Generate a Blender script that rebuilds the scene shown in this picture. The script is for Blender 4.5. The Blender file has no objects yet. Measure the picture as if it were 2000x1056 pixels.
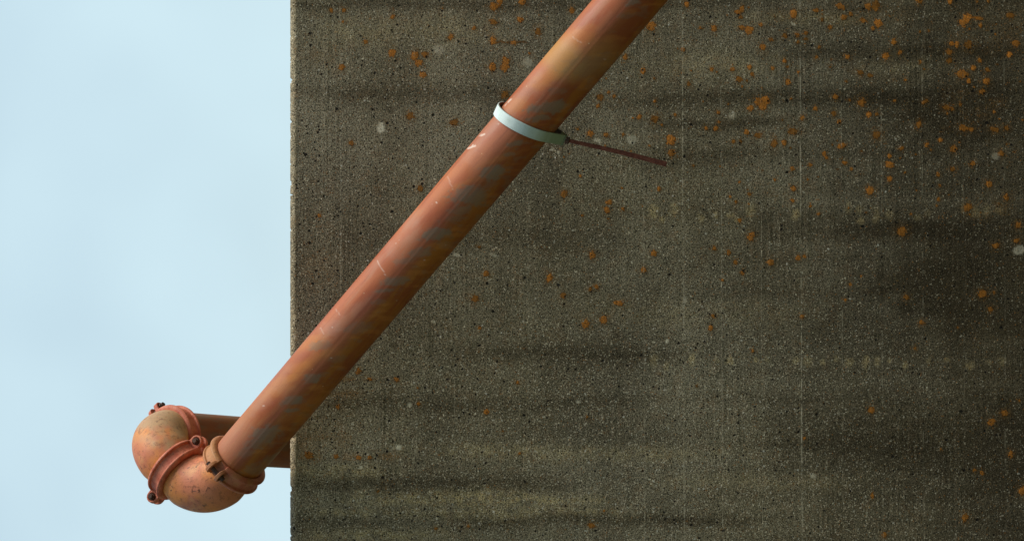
import bpy, bmesh, math, random
import numpy as np
from mathutils import Vector, Matrix
from mathutils.bvhtree import BVHTree

R = math.radians
sc = bpy.context.scene
C = sc.collection

# ---------------------------------------------------------------- camera
# The camera stands 1.6 m above the ground, looks level at the wall and is
# rolled by 90 degrees: the photo's left is up, the photo's top is world +X.
FOC = 85.0
F = 2000 * FOC / 36.0
CAMZ = 1.6
cd = bpy.data.cameras.new('camera')
cam = bpy.data.objects.new('camera', cd)
C.objects.link(cam)
cam.matrix_world = Matrix(((0, 1, 0, 0), (0, 0, -1, 0), (-1, 0, 0, CAMZ), (0, 0, 0, 1)))
cd.lens = FOC
cd.sensor_width = 36
cd.sensor_fit = 'HORIZONTAL'
cd.clip_start = 0.05
cd.clip_end = 3000
sc.camera = cam

# ---------------------------------------------------------------- world, sun, exposure
SUN_EL, SUN_AZ = R(50), R(90)          # azimuth from +Y towards +X
w = bpy.data.worlds.new("World")
sc.world = w
w.use_nodes = True
nt = w.node_tree
bg = nt.nodes['Background']
sky = nt.nodes.new('ShaderNodeTexSky')
sky.sky_type = 'NISHITA'
sky.sun_disc = False
sky.sun_elevation = SUN_EL
sky.sun_rotation = SUN_AZ
sky.air_density = 1.0
sky.dust_density = 1.6
sky.ozone_density = 1.0
bg.inputs['Strength'].default_value = 0.12
# the veil is thick near the horizon and thins out overhead
# thin high cloud over the blue
tc = nt.nodes.new('ShaderNodeTexCoord')
no = nt.nodes.new('ShaderNodeTexNoise')
no.inputs['Scale'].default_value = 16.0
no.inputs['Detail'].default_value = 1.5
no.inputs['Roughness'].default_value = 0.4
mr = nt.nodes.new('ShaderNodeMapRange')
mr.inputs['From Min'].default_value = 0.30
mr.inputs['From Max'].default_value = 0.70
mr.inputs['To Min'].default_value = 0.74
mr.inputs['To Max'].default_value = 0.92
mx = nt.nodes.new('ShaderNodeMix')
mx.data_type = 'RGBA'
mx.inputs[7].default_value = (5.5, 7.15, 7.8, 1)
nt.links.new(tc.outputs['Generated'], no.inputs['Vector'])
nt.links.new(no.outputs['Fac'], mr.inputs['Value'])
sx = nt.nodes.new('ShaderNodeSeparateXYZ')
hr = nt.nodes.new('ShaderNodeMapRange')
hr.inputs['From Min'].default_value = 0.15
hr.inputs['From Max'].default_value = 0.95
hr.inputs['To Min'].default_value = 1.0
hr.inputs['To Max'].default_value = 0.2
mm = nt.nodes.new('ShaderNodeMath'); mm.operation = 'MULTIPLY'
nt.links.new(tc.outputs['Generated'], sx.inputs[0])
nt.links.new(sx.outputs['Z'], hr.inputs['Value'])
nt.links.new(mr.outputs['Result'], mm.inputs[0])
nt.links.new(hr.outputs['Result'], mm.inputs[1])
nt.links.new(mm.outputs[0], mx.inputs[0])
nt.links.new(sky.outputs['Color'], mx.inputs[6])
nt.links.new(mx.outputs[2], bg.inputs['Color'])

sl = bpy.data.lights.new('sun', 'SUN')
sl.energy = 3.6
sl.angle = R(24)
sl.color = (1.0, 0.95, 0.87)
so = bpy.data.objects.new('sun', sl)
C.objects.link(so)
sdir = Vector((math.sin(SUN_AZ) * math.cos(SUN_EL), math.cos(SUN_AZ) * math.cos(SUN_EL), math.sin(SUN_EL)))
so.rotation_euler = sdir.to_track_quat('Z', 'Y').to_euler()
so.location = sdir * 20

sc.view_settings.view_transform = 'Standard'
sc.view_settings.look = 'None'
sc.view_settings.exposure = 0.0
sc.view_settings.gamma = 1.0

# ---------------------------------------------------------------- helpers
def W(px, py, d):
    """point seen at source pixel px,py at distance d along the view axis"""
    return Vector((-(py - 528) * d / F, d, CAMZ - (px - 1000) * d / F))

def D(dx, dy, dz):
    """direction: right in photo, down in photo, towards the camera"""
    return Vector((-dy, -dz, -dx)).normalized()

def proj(co):
    """world numpy coords -> photo coords"""
    d = co[:, 1]
    return 1000 - (co[:, 2] - CAMZ) * F / d, 528 - co[:, 0] * F / d

def perp(v, axis):
    return (v - axis * v.dot(axis)).normalized()

def tag(o, label=None, cat=None, group=None, kind=None):
    if label: o['label'] = label
    if cat: o['category'] = cat
    if group: o['group'] = group
    if kind: o['kind'] = kind
    return o

def link(name, me, mat, parent=None):
    o = bpy.data.objects.new(name, me)
    C.objects.link(o)
    if mat: me.materials.append(mat)
    if parent is not None:
        o.parent = parent
        o.matrix_parent_inverse = parent.matrix_world.inverted()
    return o

def empty(name, loc):
    o = bpy.data.objects.new(name, None)
    o.location = loc
    C.objects.link(o)
    o.matrix_world = Matrix.Translation(loc)
    return o

def vnoise(x, y, seed):
    rs = np.random.RandomState(seed)
    tab = rs.rand(4096)
    xi = np.floor(x).astype(np.int64); yi = np.floor(y).astype(np.int64)
    xf = x - xi; yf = y - yi
    xf = xf * xf * (3 - 2 * xf); yf = yf * yf * (3 - 2 * yf)
    def h(a, b):
        return tab[((a * 73856093) ^ (b * 19349663) ^ (seed * 83492791)) & 4095]
    return (h(xi, yi) * (1 - xf) + h(xi + 1, yi) * xf) * (1 - yf) + (h(xi, yi + 1) * (1 - xf) + h(xi + 1, yi + 1) * xf) * yf

def fbm(x, y, sx, sy, seed, octs=4):
    s = 0; a = 1; t = 0
    for i in range(octs):
        s = s + a * vnoise(x / sx * 2 ** i, y / sy * 2 ** i, seed + i * 17)
        t += a; a *= 0.55
    return s / t

def sstep(a, b, x):
    t = np.clip((x - a) / (b - a), 0, 1)
    return t * t * (3 - 2 * t)

def blob(x, y, cx, cy, rx, ry, rot=0.0, soft=0.35, nz=None, na=0.5):
    c, s = math.cos(rot), math.sin(rot)
    u = ((x - cx) * c + (y - cy) * s) / rx
    v = (-(x - cx) * s + (y - cy) * c) / ry
    d = np.sqrt(u * u + v * v)
    if nz is not None: d = d + (nz - 0.5) * na
    return 1 - sstep(1 - soft, 1 + soft, d)

def set_attr(me, name, arr):
    a = me.attributes.new(name, 'FLOAT', 'POINT')
    a.data.foreach_set('value', np.asarray(arr, dtype=np.float32))

class M:
    """small node-material builder"""
    def __init__(s, name):
        s.m = bpy.data.materials.new(name); s.m.use_nodes = True
        s.t = s.m.node_tree; s.b = s.t.nodes['Principled BSDF']
        s.tc = s.t.nodes.new('ShaderNodeTexCoord')
    def n(s, t): return s.t.nodes.new('ShaderNode' + t)
    def put(s, sock, v):
        if hasattr(v, 'is_output'): s.t.links.new(v, sock)
        elif isinstance(v, tuple) and len(v) == 3 and sock.type == 'RGBA': sock.default_value = (*v, 1)
        else: sock.default_value = v
    def vec(s, scale=(1, 1, 1), rot=(0, 0, 0), src=None):
        m = s.n('Mapping'); s.put(m.inputs['Vector'], src or s.tc.outputs['Object'])
        m.inputs['Scale'].default_value = scale; m.inputs['Rotation'].default_value = rot
        return m.outputs[0]
    def noise(s, scale, detail=3, rough=0.5, vec=None, dist=0):
        m = s.n('TexNoise'); s.put(m.inputs['Vector'], vec or s.tc.outputs['Object'])
        m.inputs['Scale'].default_value = scale; m.inputs['Detail'].default_value = detail
        m.inputs['Roughness'].default_value = rough; m.inputs['Distortion'].default_value = dist
        return m.outputs['Fac']
    def voro(s, scale, vec=None, feature='F1', rnd=1.0):
        m = s.n('TexVoronoi'); s.put(m.inputs['Vector'], vec or s.tc.outputs['Object'])
        m.feature = feature; m.inputs['Scale'].default_value = scale
        m.inputs['Randomness'].default_value = rnd
        sp = s.n('SeparateColor'); s.t.links.new(m.outputs['Color'], sp.inputs[0])
        return m.outputs['Distance'], sp.outputs[0], sp.outputs[1], sp.outputs[2]
    def ramp(s, v, a, b, lo=0.0, hi=1.0):
        m = s.n('MapRange'); m.interpolation_type = 'SMOOTHSTEP'
        s.put(m.inputs['Value'], v)
        for k, x in (('From Min', a), ('From Max', b), ('To Min', lo), ('To Max', hi)): s.put(m.inputs[k], x)
        return m.outputs[0]
    def math(s, op, a, b=0.0, c=None):
        m = s.n('Math'); m.operation = op; s.put(m.inputs[0], a); s.put(m.inputs[1], b)
        if c is not None: s.put(m.inputs[2], c)
        return m.outputs[0]
    def mul(s, a, b): return s.math('MULTIPLY', a, b)
    def add(s, a, b): return s.math('ADD', a, b)
    def inv(s, a): return s.math('SUBTRACT', 1.0, a)
    def mix(s, f, a, b, mode='MIX'):
        m = s.n('Mix'); m.data_type = 'RGBA'; m.blend_type = mode
        s.put(m.inputs[0], f); s.put(m.inputs[6], a); s.put(m.inputs[7], b)
        return m.outputs[2]
    def attr(s, name):
        m = s.n('Attribute'); m.attribute_name = name
        return m.outputs['Fac']
    def bump(s, h, strength=0.5, dist=0.001, normal=None):
        m = s.n('Bump'); s.put(m.inputs['Height'], h); m.inputs['Strength'].default_value = strength
        m.inputs['Distance'].default_value = dist
        if normal is not None: s.put(m.inputs['Normal'], normal)
        return m.outputs[0]
    def out(s, col, rough=0.7, normal=None, metal=0.0, spec=0.5):
        s.put(s.b.inputs['Base Color'], col); s.put(s.b.inputs['Roughness'], rough)
        s.put(s.b.inputs['Metallic'], metal); s.b.inputs['Specular IOR Level'].default_value = spec
        if normal is not None: s.put(s.b.inputs['Normal'], normal)
        return s.m

# ---------------------------------------------------------------- materials
def mat_concrete():
    m = M('weathered concrete')
    big = m.noise(2.6, 4, 0.55)
    band = m.noise(9, 4, 0.6, m.vec((0.22, 1, 1)))            # cloudy pour layers
    fine = m.noise(330, 3, 0.75)
    grit = m.noise(820, 2, 0.7)
    grain = m.noise(420, 3, 0.6, m.vec((0.10, 1, 1)))         # board grain, runs along the wall
    c = m.mix(m.ramp(big, 0.3, 0.7), (0.180, 0.157, 0.108), (0.224, 0.201, 0.153))
    c = m.mix(m.ramp(band, 0.42, 0.62, 0, 0.45), c, (0.105, 0.088, 0.062))
    mot = m.noise(42, 4, 0.65)
    mot2 = m.noise(70, 4, 0.7, m.vec((1, 1, 0.55), (0, 0.2, 0)))
    c = m.mix(m.ramp(mot, 0.50, 0.68, 0, 0.40), c, (0.175, 0.110, 0.060))
    c = m.mix(m.ramp(mot2, 0.52, 0.70, 0, 0.45), c, (0.095, 0.092, 0.062))
    c = m.mix(m.ramp(mot2, 0.46, 0.30, 0, 0.45), c, (0.235, 0.205, 0.145))
    c = m.mix(m.mul(m.attr('light'), 0.45), c, (0.36, 0.30, 0.18))
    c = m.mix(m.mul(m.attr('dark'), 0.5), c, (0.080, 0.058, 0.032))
    c = m.mix(m.ramp(fine, 0.37, 0.65), c, m.mix(1.0, c, (2.0, 1.95, 1.85), 'MULTIPLY'))
    c = m.mix(m.ramp(fine, 0.52, 0.40, 0, 0.9), c, (0.034, 0.028, 0.018))
    mid = m.noise(170, 4, 0.8)
    c = m.mix(m.ramp(mid, 0.56, 0.70, 0, 0.35), c, (0.36, 0.31, 0.21))
    c = m.mix(m.ramp(mid, 0.46, 0.34, 0, 0.5), c, (0.055, 0.045, 0.030))
    c = m.mix(m.ramp(grit, 0.56, 0.72, 0, 0.6), c, (0.46, 0.41, 0.29))
    c = m.mix(m.ramp(grain, 0.54, 0.72, 0, 0.10), c, (0.40, 0.36, 0.26))
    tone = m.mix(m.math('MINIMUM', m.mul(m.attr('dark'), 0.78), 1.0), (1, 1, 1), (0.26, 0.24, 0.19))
    tone = m.mix(m.attr('light'), tone, (1.75, 1.66, 1.40))
    cloud = m.noise(5.0, 5, 0.6, m.vec((0.5, 1, 1.0)))
    tone = m.mix(1.0, tone, m.mix(m.ramp(cloud, 0.36, 0.62), (0.92, 0.89, 0.81), (1.30, 1.27, 1.16)), 'MULTIPLY')
    c = m.mix(1.0, c, tone, 'MULTIPLY')
    # sand and shell specks, three sizes
    wn = m.n('TexNoise'); m.put(wn.inputs['Vector'], m.tc.outputs['Object']); wn.inputs['Scale'].default_value = 170; wn.inputs['Detail'].default_value = 2
    va = m.n('VectorMath'); va.operation = 'MULTIPLY_ADD'
    m.put(va.inputs[0], wn.outputs['Color']); va.inputs[1].default_value = (0.006, 0.006, 0.006); m.put(va.inputs[2], m.tc.outputs['Object'])
    warp = va.outputs[0]
    sp = m.mul(m.attr('speck'), m.ramp(mot, 0.35, 0.6, 0.4, 1.4))
    def specks(scale, thr, rad, colr, amt, stretch=(1, 1, 1), rot=0.0):
        d, r1, r2, r3 = m.voro(scale, m.vec(stretch, (0, rot, 0), warp))
        k = m.math('GREATER_THAN', m.add(r1, m.mul(sp, 0.10)), thr)
        wob = m.math('SUBTRACT', m.add(d, m.mul(m.noise(scale * 1.8, 1), 0.3)), 0.17)
        rr = m.ramp(r2, 0, 1, rad * 0.45, rad)
        k = m.mul(k, m.ramp(wob, m.add(rr, 0.14), rr))
        return k, m.mix(r3, colr, (0.45, 0.36, 0.22)), amt
    for sargs in ((400, 0.945, 0.36, (0.98, 0.86, 0.60), 0.9), (300, 0.94, 0.34, (0.98, 0.88, 0.62), 0.95), (210, 0.955, 0.30, (0.90, 0.82, 0.62), 0.9, (1, 1, 2.2), 0.5),
                  (190, 0.955, 0.30, (0.86, 0.78, 0.58), 0.9, (2.2, 1, 1), 0.9), (120, 0.985, 0.24, (0.80, 0.76, 0.62), 0.9)):
        k, cc, amt = specks(*sargs)
        c = m.mix(m.mul(m.mul(k, amt), m.ramp(m.attr('dark'), 0.2, 0.9, 1.0, 0.5)), c, cc)
    # orange lichen crust
    lich = m.attr('lichen')
    ln = m.noise(330, 3, 0.75)
    lk = m.ramp(m.add(lich, m.mul(m.math('SUBTRACT', ln, 0.5), 1.5)), 0.28, 0.60)
    lk = m.mul(lk, m.ramp(lich, 0.04, 0.20))
    lc = m.mix(m.attr('lbright'), (0.34, 0.130, 0.010), (1.0, 0.34, 0.040))
    lc = m.mix(m.ramp(m.noise(300, 3, 0.7), 0.42, 0.62, 0, 0.65), lc, (0.22, 0.085, 0.018))
    c = m.mix(m.mul(lk, 0.88), c, lc)
    # dusty lichen grains round the patches
    dust = m.attr('dust')
    gd, g1, g2, g3 = m.voro(270)
    gk = m.mul(m.math('GREATER_THAN', m.add(g1, m.mul(dust, 0.95)), 0.93), m.ramp(gd, 0.45, 0.25))
    c = m.mix(m.mul(gk, 0.8), c, m.mix(g2, (0.22, 0.14, 0.04), (0.46, 0.19, 0.045)))
    c = m.mix(m.mul(dust, m.ramp(ln, 0.4, 0.65, 0.1, 0.75)), c, (0.36, 0.17, 0.035))
    # pale chips, mortar smears
    c = m.mix(m.mul(m.attr('chip'), m.ramp(m.noise(300, 3, 0.7), 0.34, 0.52, 0.4, 1.0)), c, (0.98, 0.88, 0.64))
    # air holes
    pits = m.attr('pitty')
    holes = None
    for scale, thr, rad in ((260, 0.93, 0.30), (130, 0.965, 0.25), (80, 0.985, 0.19)):
        d, r1, r2, r3 = m.voro(scale, m.vec((1.0, 1, 1), (0, 0.3, 0)))
        rr = m.ramp(r2, 0, 1, rad * 0.5, rad)
        k = m.math('GREATER_THAN', m.add(r1, m.mul(pits, 0.11)), thr)
        k = m.mul(k, m.ramp(m.add(d, m.mul(m.math('SUBTRACT', m.noise(scale * 2, 1), 0.5), 0.2)), m.add(rr, 0.10), rr))
        holes = k if holes is None else m.math('MAXIMUM', holes, k)
    c = m.mix(m.mul(holes, 0.93), c, (0.012, 0.011, 0.009))
    line = m.attr('line')
    lnn = m.ramp(m.noise(60, 4, 0.7, m.vec((1, 1, 0.3))), 0.38, 0.60)
    c = m.mix(m.mul(m.ramp(line, 0.0, 0.7), lnn), c, (0.60, 0.52, 0.36))
    c = m.mix(m.mul(m.ramp(line, 0.0, -1.0), lnn), c, (0.03, 0.026, 0.02))
    h = m.add(m.mul(fine, 0.8), m.mul(grain, 0.4))
    h = m.math('SUBTRACT', h, m.mul(holes, 2.5))
    h = m.add(h, m.mul(lk, 0.5))
    h = m.add(h, m.mul(line, 0.3))
    return m.out(c, 0.92, m.bump(h, 0.9, 0.003), spec=0.2)

def mat_pipe(name, tone=(1, 1, 1)):
    m = M(name)
    # local Z runs along the pipe
    n1 = m.noise(14, 4, 0.6, m.vec((1, 1, 0.35)))
    n2 = m.noise(30, 4, 0.65, m.vec((1, 1, 0.22), (0.0, 0.35, 0)))
    n3 = m.noise(500, 3, 0.6)
    n4 = m.noise(75, 5, 0.7, m.vec((1, 1, 0.07)))
    up = m.attr('top_tone')
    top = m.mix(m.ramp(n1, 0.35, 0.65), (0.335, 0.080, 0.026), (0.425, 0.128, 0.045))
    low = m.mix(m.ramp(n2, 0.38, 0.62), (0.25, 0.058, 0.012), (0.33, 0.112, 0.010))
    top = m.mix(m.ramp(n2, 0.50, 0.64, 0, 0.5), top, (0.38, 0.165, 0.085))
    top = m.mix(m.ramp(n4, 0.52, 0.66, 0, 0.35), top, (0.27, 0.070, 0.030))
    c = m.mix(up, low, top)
    c = m.mix(m.mul(m.attr('orange'), m.ramp(n2, 0.2, 0.7, 0.4, 1.0)), c, (0.50, 0.185, 0.035))
    c = m.mix(m.mul(m.attr('ochre'), 0.75), c, (0.44, 0.235, 0.062))
    c = m.mix(m.mul(m.attr('grey'), m.ramp(n4, 0.25, 0.6, 0.55, 1.0)), c, (0.205, 0.150, 0.092))
    c = m.mix(m.mul(m.attr('haze'), 0.4), c, (0.44, 0.27, 0.21))
    c = m.mix(m.mul(m.attr('seam'), m.ramp(n4, 0.35, 0.6, 0.2, 0.8)), c, (0.42, 0.13, 0.045))
    c = m.mix(m.ramp(n4, 0.58, 0.75, 0, 0.30), c, (0.16, 0.055, 0.028))
    c = m.mix(m.ramp(n3, 0.35, 0.7, 0, 0.35), c, m.mix(1.0, c, (1.35, 1.3, 1.25), 'MULTIPLY'))
    d, r1, r2, r3 = m.voro(95)
    k = m.mul(m.math('GREATER_THAN', r1, 0.975), m.ramp(d, 0.17, 0.08))
    c = m.mix(m.mul(k, m.mul(r2, 0.6)), c, (0.75, 0.55, 0.32))
    c = m.mix(m.mul(m.attr('white'), 0.65), c, (0.80, 0.68, 0.56))
    c = m.mix(1.0, c, tone, 'MULTIPLY')
    h = m.add(m.mul(n3, 0.35), m.mul(n4, 0.5))
    return m.out(c, m.ramp(n1, 0.3, 0.7, 0.46, 0.62), m.bump(h, 0.25, 0.0012), spec=0.35)

def mat_elbow(name, beige):
    m = M(name)
    n1 = m.noise(11, 3, 0.55)
    n2 = m.noise(24, 4, 0.6)
    n3 = m.noise(70, 6, 0.78)
    n4 = m.noise(480, 2, 0.6)
    c = m.mix(m.ramp(n1, 0.42, 0.58), (0.62, 0.225, 0.045), (0.50, 0.155, 0.070))
    c = m.mix(m.ramp(n2, 0.50, 0.68, 0, 0.6), c, (0.62, 0.31, 0.11))
    c = m.mix(m.mul(m.attr('beige'), m.ramp(n3, 0.3, 0.6, 0.65, 0.95)), c, (0.42, 0.27, 0.135))
    c = m.mix(m.mul(m.attr('pink'), 0.8), c, (0.49, 0.160, 0.090))
    # brown scuffs and rust flecks
    c = m.mix(m.ramp(n3, 0.53, 0.63, 0, 0.6), c, (0.21, 0.075, 0.028))
    sc1 = m.noise(150, 3, 0.6, m.vec((1, 0.3, 1.0), (0.5, 0.4, 0.7)))
    c = m.mix(m.mul(m.ramp(sc1, 0.60, 0.68), m.ramp(n2, 0.40, 0.6)), c, (0.13, 0.05, 0.025))
    d, r1, r2, r3 = m.voro(210)
    k = m.mul(m.math('GREATER_THAN', r1, 0.93), m.ramp(d, 0.33, 0.15))
    c = m.mix(m.mul(k, 0.6), c, (0.20, 0.07, 0.03))
    c = m.mix(m.ramp(n4, 0.35, 0.7, 0, 0.4), c, m.mix(1.0, c, (1.28, 1.25, 1.2), 'MULTIPLY'))
    h = m.add(m.mul(n3, 0.9), m.mul(n4, 0.35))
    return m.out(c, 0.55, m.bump(h, 0.5, 0.0022), spec=0.35)

def mat_coupling(name, a, b):
    m = M(name)
    n1 = m.noise(38, 4, 0.6)
    n2 = m.noise(170, 4, 0.7)
    n3 = m.noise(520, 2, 0.6)
    c = m.mix(m.ramp(n1, 0.38, 0.62), a, b)
    c = m.mix(m.mul(m.attr('tan'), 0.9), c, (0.45, 0.215, 0.075))
    c = m.mix(m.ramp(n2, 0.56, 0.68, 0, 0.7), c, (0.15, 0.055, 0.03))
    c = m.mix(m.ramp(n3, 0.4, 0.7, 0, 0.35), c, m.mix(1.0, c, (1.3, 1.3, 1.3), 'MULTIPLY'))
    return m.out(c, 0.55, m.bump(m.add(n2, m.mul(n3, 0.4)), 0.6, 0.002), spec=0.35)

def mat_simple(name, a, b, scale, rough=0.7, metal=0.0, bs=0.4, spec=0.4):
    m = M(name)
    n1 = m.noise(scale, 4, 0.65)
    n2 = m.noise(scale * 9, 3, 0.65)
    c = m.mix(m.ramp(n1, 0.35, 0.65), a, b)
    c = m.mix(m.ramp(n2, 0.35, 0.7, 0, 0.5), c, m.mix(1.0, c, (0.6, 0.58, 0.55), 'MULTIPLY'))
    return m.out(c, rough, m.bump(m.add(n1, n2), bs, 0.0012), metal, spec)

def mat_strap():
    m = M('painted strap')
    n1 = m.noise(45, 4, 0.6)
    n2 = m.noise(330, 3, 0.65)
    c = m.mix(m.attr('stain'), (0.68, 0.80, 0.76), (0.27, 0.35, 0.22))
    c = m.mix(m.ramp(n1, 0.45, 0.7, 0, 0.3), c, (0.42, 0.52, 0.42))
    c = m.mix(m.ramp(n2, 0.55, 0.72, 0, 0.35), c, (0.25, 0.29, 0.2))
    c = m.mix(m.attr('inner'), c, (0.09, 0.045, 0.022))
    return m.out(c, 0.6, m.bump(n2, 0.2, 0.0008), spec=0.35)

MC = mat_concrete()
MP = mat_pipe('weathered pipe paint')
MPB = mat_pipe('shade-darkened pipe paint', (0.62, 0.62, 0.66))  # pipe paint darkened for the shade behind the wall
ME1 = mat_elbow('beige elbow paint', True)
ME2 = mat_elbow('ochre elbow paint', False)
MCP = mat_coupling('red coupling paint', (0.42, 0.095, 0.045), (0.54, 0.170, 0.090))
MCT = mat_coupling('faded coupling paint', (0.38, 0.095, 0.045), (0.48, 0.165, 0.085))
MB = mat_simple('rusty bolt steel', (0.055, 0.032, 0.022), (0.13, 0.07, 0.045), 140, 0.75, 0.2)
MS = mat_strap()
MR = mat_simple('rusty bar', (0.14, 0.036, 0.018), (0.24, 0.075, 0.040), 120, 0.8)
MG = mat_simple('mossy buckle', (0.12, 0.14, 0.075), (0.24, 0.29, 0.18), 160, 0.75)

# ---------------------------------------------------------------- ground
def ground():
    m = M('grass and soil')
    n1 = m.noise(0.35, 5, 0.6); n2 = m.noise(9, 5, 0.7)
    c = m.mix(m.ramp(n1, 0.4, 0.6), (0.07, 0.085, 0.03), (0.13, 0.11, 0.07))
    c = m.mix(m.ramp(n2, 0.4, 0.65, 0, 0.6), c, (0.045, 0.05, 0.02))
    mt = m.out(c, 0.95, m.bump(n2, 0.6, 0.03), spec=0.2)
    # level at the wall's foot; added unseen bank behind the camera and at -X blocks low sky light
    ax = np.concatenate([-np.geomspace(900, 16, 14), np.arange(-15, 16, .5), np.geomspace(16, 900, 14)])
    X, Y = np.meshgrid(ax, ax, indexing='ij')
    q = np.maximum(-Y - 1.6, -X - 2.6)
    h = np.clip(q * .85, 0, 8.5)
    h = h + (fbm(X, Y, 3, 3, 71, 4) - .5) * .5 * np.clip(q, 0, 1)
    me = bpy.data.meshes.new('ground')
    n = len(ax)
    i = np.arange(n * n).reshape(n, n)
    me.from_pydata(np.stack([X, Y, h], -1).reshape(-1, 3).tolist(), [], np.stack([i[:-1, :-1], i[1:, :-1], i[1:, 1:], i[:-1, 1:]], -1).reshape(-1, 4).tolist())
    me.polygons.foreach_set('use_smooth', [True] * len(me.polygons))
    tag(link('ground', me, mt), kind='structure')
ground()

# ---------------------------------------------------------------- concrete wall
DW = 5.30                                    # distance of its front face
K = DW / F
LICH = [  # x, y, rx, ry, brightness  (photo pixels on the wall face)
(766,104,6,8,.8),(810,109,7,8,.6),(817,122,7,8,.7),(830,107,7,6,.2),(826,146,6,6,.6),(1016,39,6,6,.8),(1020,3,7,7,.8),(965,13,9,8,.5),
(976,4,6,6,.7),(963,43,8,6,.2),(963,80,6,8,.8),(1003,84,5,4,.7),(986,126,8,13,.7),(962,131,6,8,.7),(926,55,4,5,.5),(881,72,5,6,.5),
(986,185,8,8,.1),(1051,61,6,7,.1),(767,34,4,5,.6),(715,82,4,5,.3),(667,132,6,6,.4),(672,20,5,4,.4),(647,21,4,4,.4),(801,227,8,7,.1),
(887,239,9,6,.1),(686,280,5,5,.2),(1117,21,5,6,.6),(1341,9,4,6,.9),(1441,24,6,4,.7),(1449,18,4,7,.6),(1272,51,8,8,.8),(1395,55,6,7,.7),
(1463,59,8,8,.8),(1448,55,5,5,.5),(1486,49,4,4,.8),(1550,27,6,8,1),(1594,21,6,4,.6),(1489,93,6,6,.7),(1334,97,4,4,.7),(1221,112,5,6,.5),
(1256,139,5,7,.8),(1390,135,4,4,.7),(1431,136,5,4,.6),(1464,132,5,5,.9),(1469,145,4,4,.6),(1443,155,6,6,.3),(1509,134,4,4,.5),(1532,119,4,4,.9),
(1560,141,3,3,.8),(1539,160,4,6,.8),(1172,190,8,7,.1),(1168,207,4,4,.5),(1484,200,10,9,.5),(1495,197,8,8,.8),(1489,209,8,7,.8),(1466,212,6,6,.8),
(1403,220,4,4,.5),(1249,228,5,5,.7),(1319,224,3,3,.5),(1279,233,7,8,.1),(1153,261,6,6,.7),(1184,264,5,4,.5),(1310,273,9,9,.9),(1398,251,4,5,.7),
(1459,258,5,5,.6),(1481,264,8,5,.1),(1512,280,6,8,.3),(1531,279,4,5,.8),(1549,257,10,6,.1),(1432,276,4,4,.4),(1312,298,7,7,.3),(1557,68,5,5,.4),
(1574,65,4,4,.4),(1533,70,5,6,.1),(1506,78,5,4,.3),(1641,13,8,6,.5),(1648,34,6,5,.5),(1662,28,5,5,.3),(1696,13,7,6,.6),(1710,11,8,10,.1),
(1686,40,7,5,.5),(1715,46,8,8,1),(1705,55,4,4,.8),(1621,54,4,4,.7),(1795,3,6,6,.5),(1856,3,5,6,1),(1889,36,8,9,1),(1878,43,6,5,.9),
(1882,51,4,4,.8),(1909,36,9,4,.6),(1972,31,8,6,.2),(1746,82,5,6,.6),(1730,110,6,6,1),(1655,111,5,4,.9),(1858,85,5,5,1),(1869,85,4,4,.7),
(1891,88,9,9,.05),(1854,102,6,6,.4),(1854,119,6,6,.1),(1984,85,7,7,.4),(1972,107,5,5,1),(1901,133,5,5,.9),(1913,118,4,4,.7),(1879,146,11,8,.5),
(1892,159,4,4,.8),(1926,159,7,7,.8),(1918,179,5,6,.5),(1680,142,6,5,.1),(1700,148,6,4,.1),(1768,156,3,3,.7),(1632,189,6,5,.4),(1683,200,7,8,.4),
(1697,224,5,5,.9),(1639,238,4,4,.7),(1794,243,5,7,.4),(1882,250,8,7,.4),(1898,253,5,4,.5),(1943,253,9,5,.1),(1966,251,6,4,.1),(1713,263,8,8,.1),
(1646,284,7,5,.7),(1641,287,5,4,.7),(1837,274,4,4,.7),(1862,291,6,7,.4),(1628,222,5,5,.1),(1849,210,8,6,.05),(1804,200,4,4,.4),
(1738,322,8,6,.7),(1737,350,5,5,.8),(1700,372,8,7,.7),(1550,368,5,5,.7),(1548,392,4,4,.6),(1583,322,4,4,.5),(1276,495,6,6,.7),(1257,527,6,6,.5),
(1467,462,7,9,.6),(1505,512,7,7,.5),(1559,504,5,5,.7),(1762,452,9,9,.25),(1157,498,6,7,.7),(1165,560,5,5,.4),(1073,543,5,8,.7),(1102,378,7,7,.3),
(1190,395,5,5,.5),(1185,410,6,6,.6),(1217,408,4,4,.4),(1211,592,6,5,.7),(1203,591,4,4,.6),(1179,624,7,7,.6),(1144,632,7,8,.6),(1100,577,6,6,.2),
(1388,640,4,6,.7),(1393,617,4,4,.3),(1470,685,3,4,.5),(1566,618,4,4,.4),(950,535,6,6,.3),(928,583,7,7,.2),(950,804,5,5,.7),(1702,800,6,6,.45),
(1919,573,8,7,.35),(1890,405,8,8,.3),(1932,360,6,7,.5),(1965,385,5,7,.4),(1935,603,5,5,.2),(1937,823,7,7,.5),(1962,807,7,6,.3),(1704,968,4,6,.4),
(1885,1010,6,8,.4),(1728,1043,5,5,.3),(1155,1025,7,5,.4),(1571,855,3,3,.7),(1918,923,4,4,.5),(1974,887,5,6,.5),(1996,957,6,8,.5),(820,368,6,6,.2),
(1445,430,4,4,.5),(1395,485,4,5,.3),(1423,493,4,5,.3),(1450,533,4,4,.4),(1437,512,4,5,.2),(1988,440,6,6,.3),(1985,470,5,5,.3),(1800,630,5,5,.3),
(1770,580,5,5,.1),(1610,300,4,4,.6),(1650,318,5,4,.5),(1548,330,4,4,.5),(1760,290,5,4,.3),(1860,330,6,5,.2),(1955,300,6,6,.3),(1900,320,5,5,.4),
(604,888,9,7,.3),(700,893,6,4,.5),(722,893,5,4,.5),(657,890,4,5,.4),(700,724,5,7,.3),(775,741,6,4,.5),(722,740,6,3,.3),(1945,480,7,6,.2)]
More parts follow.
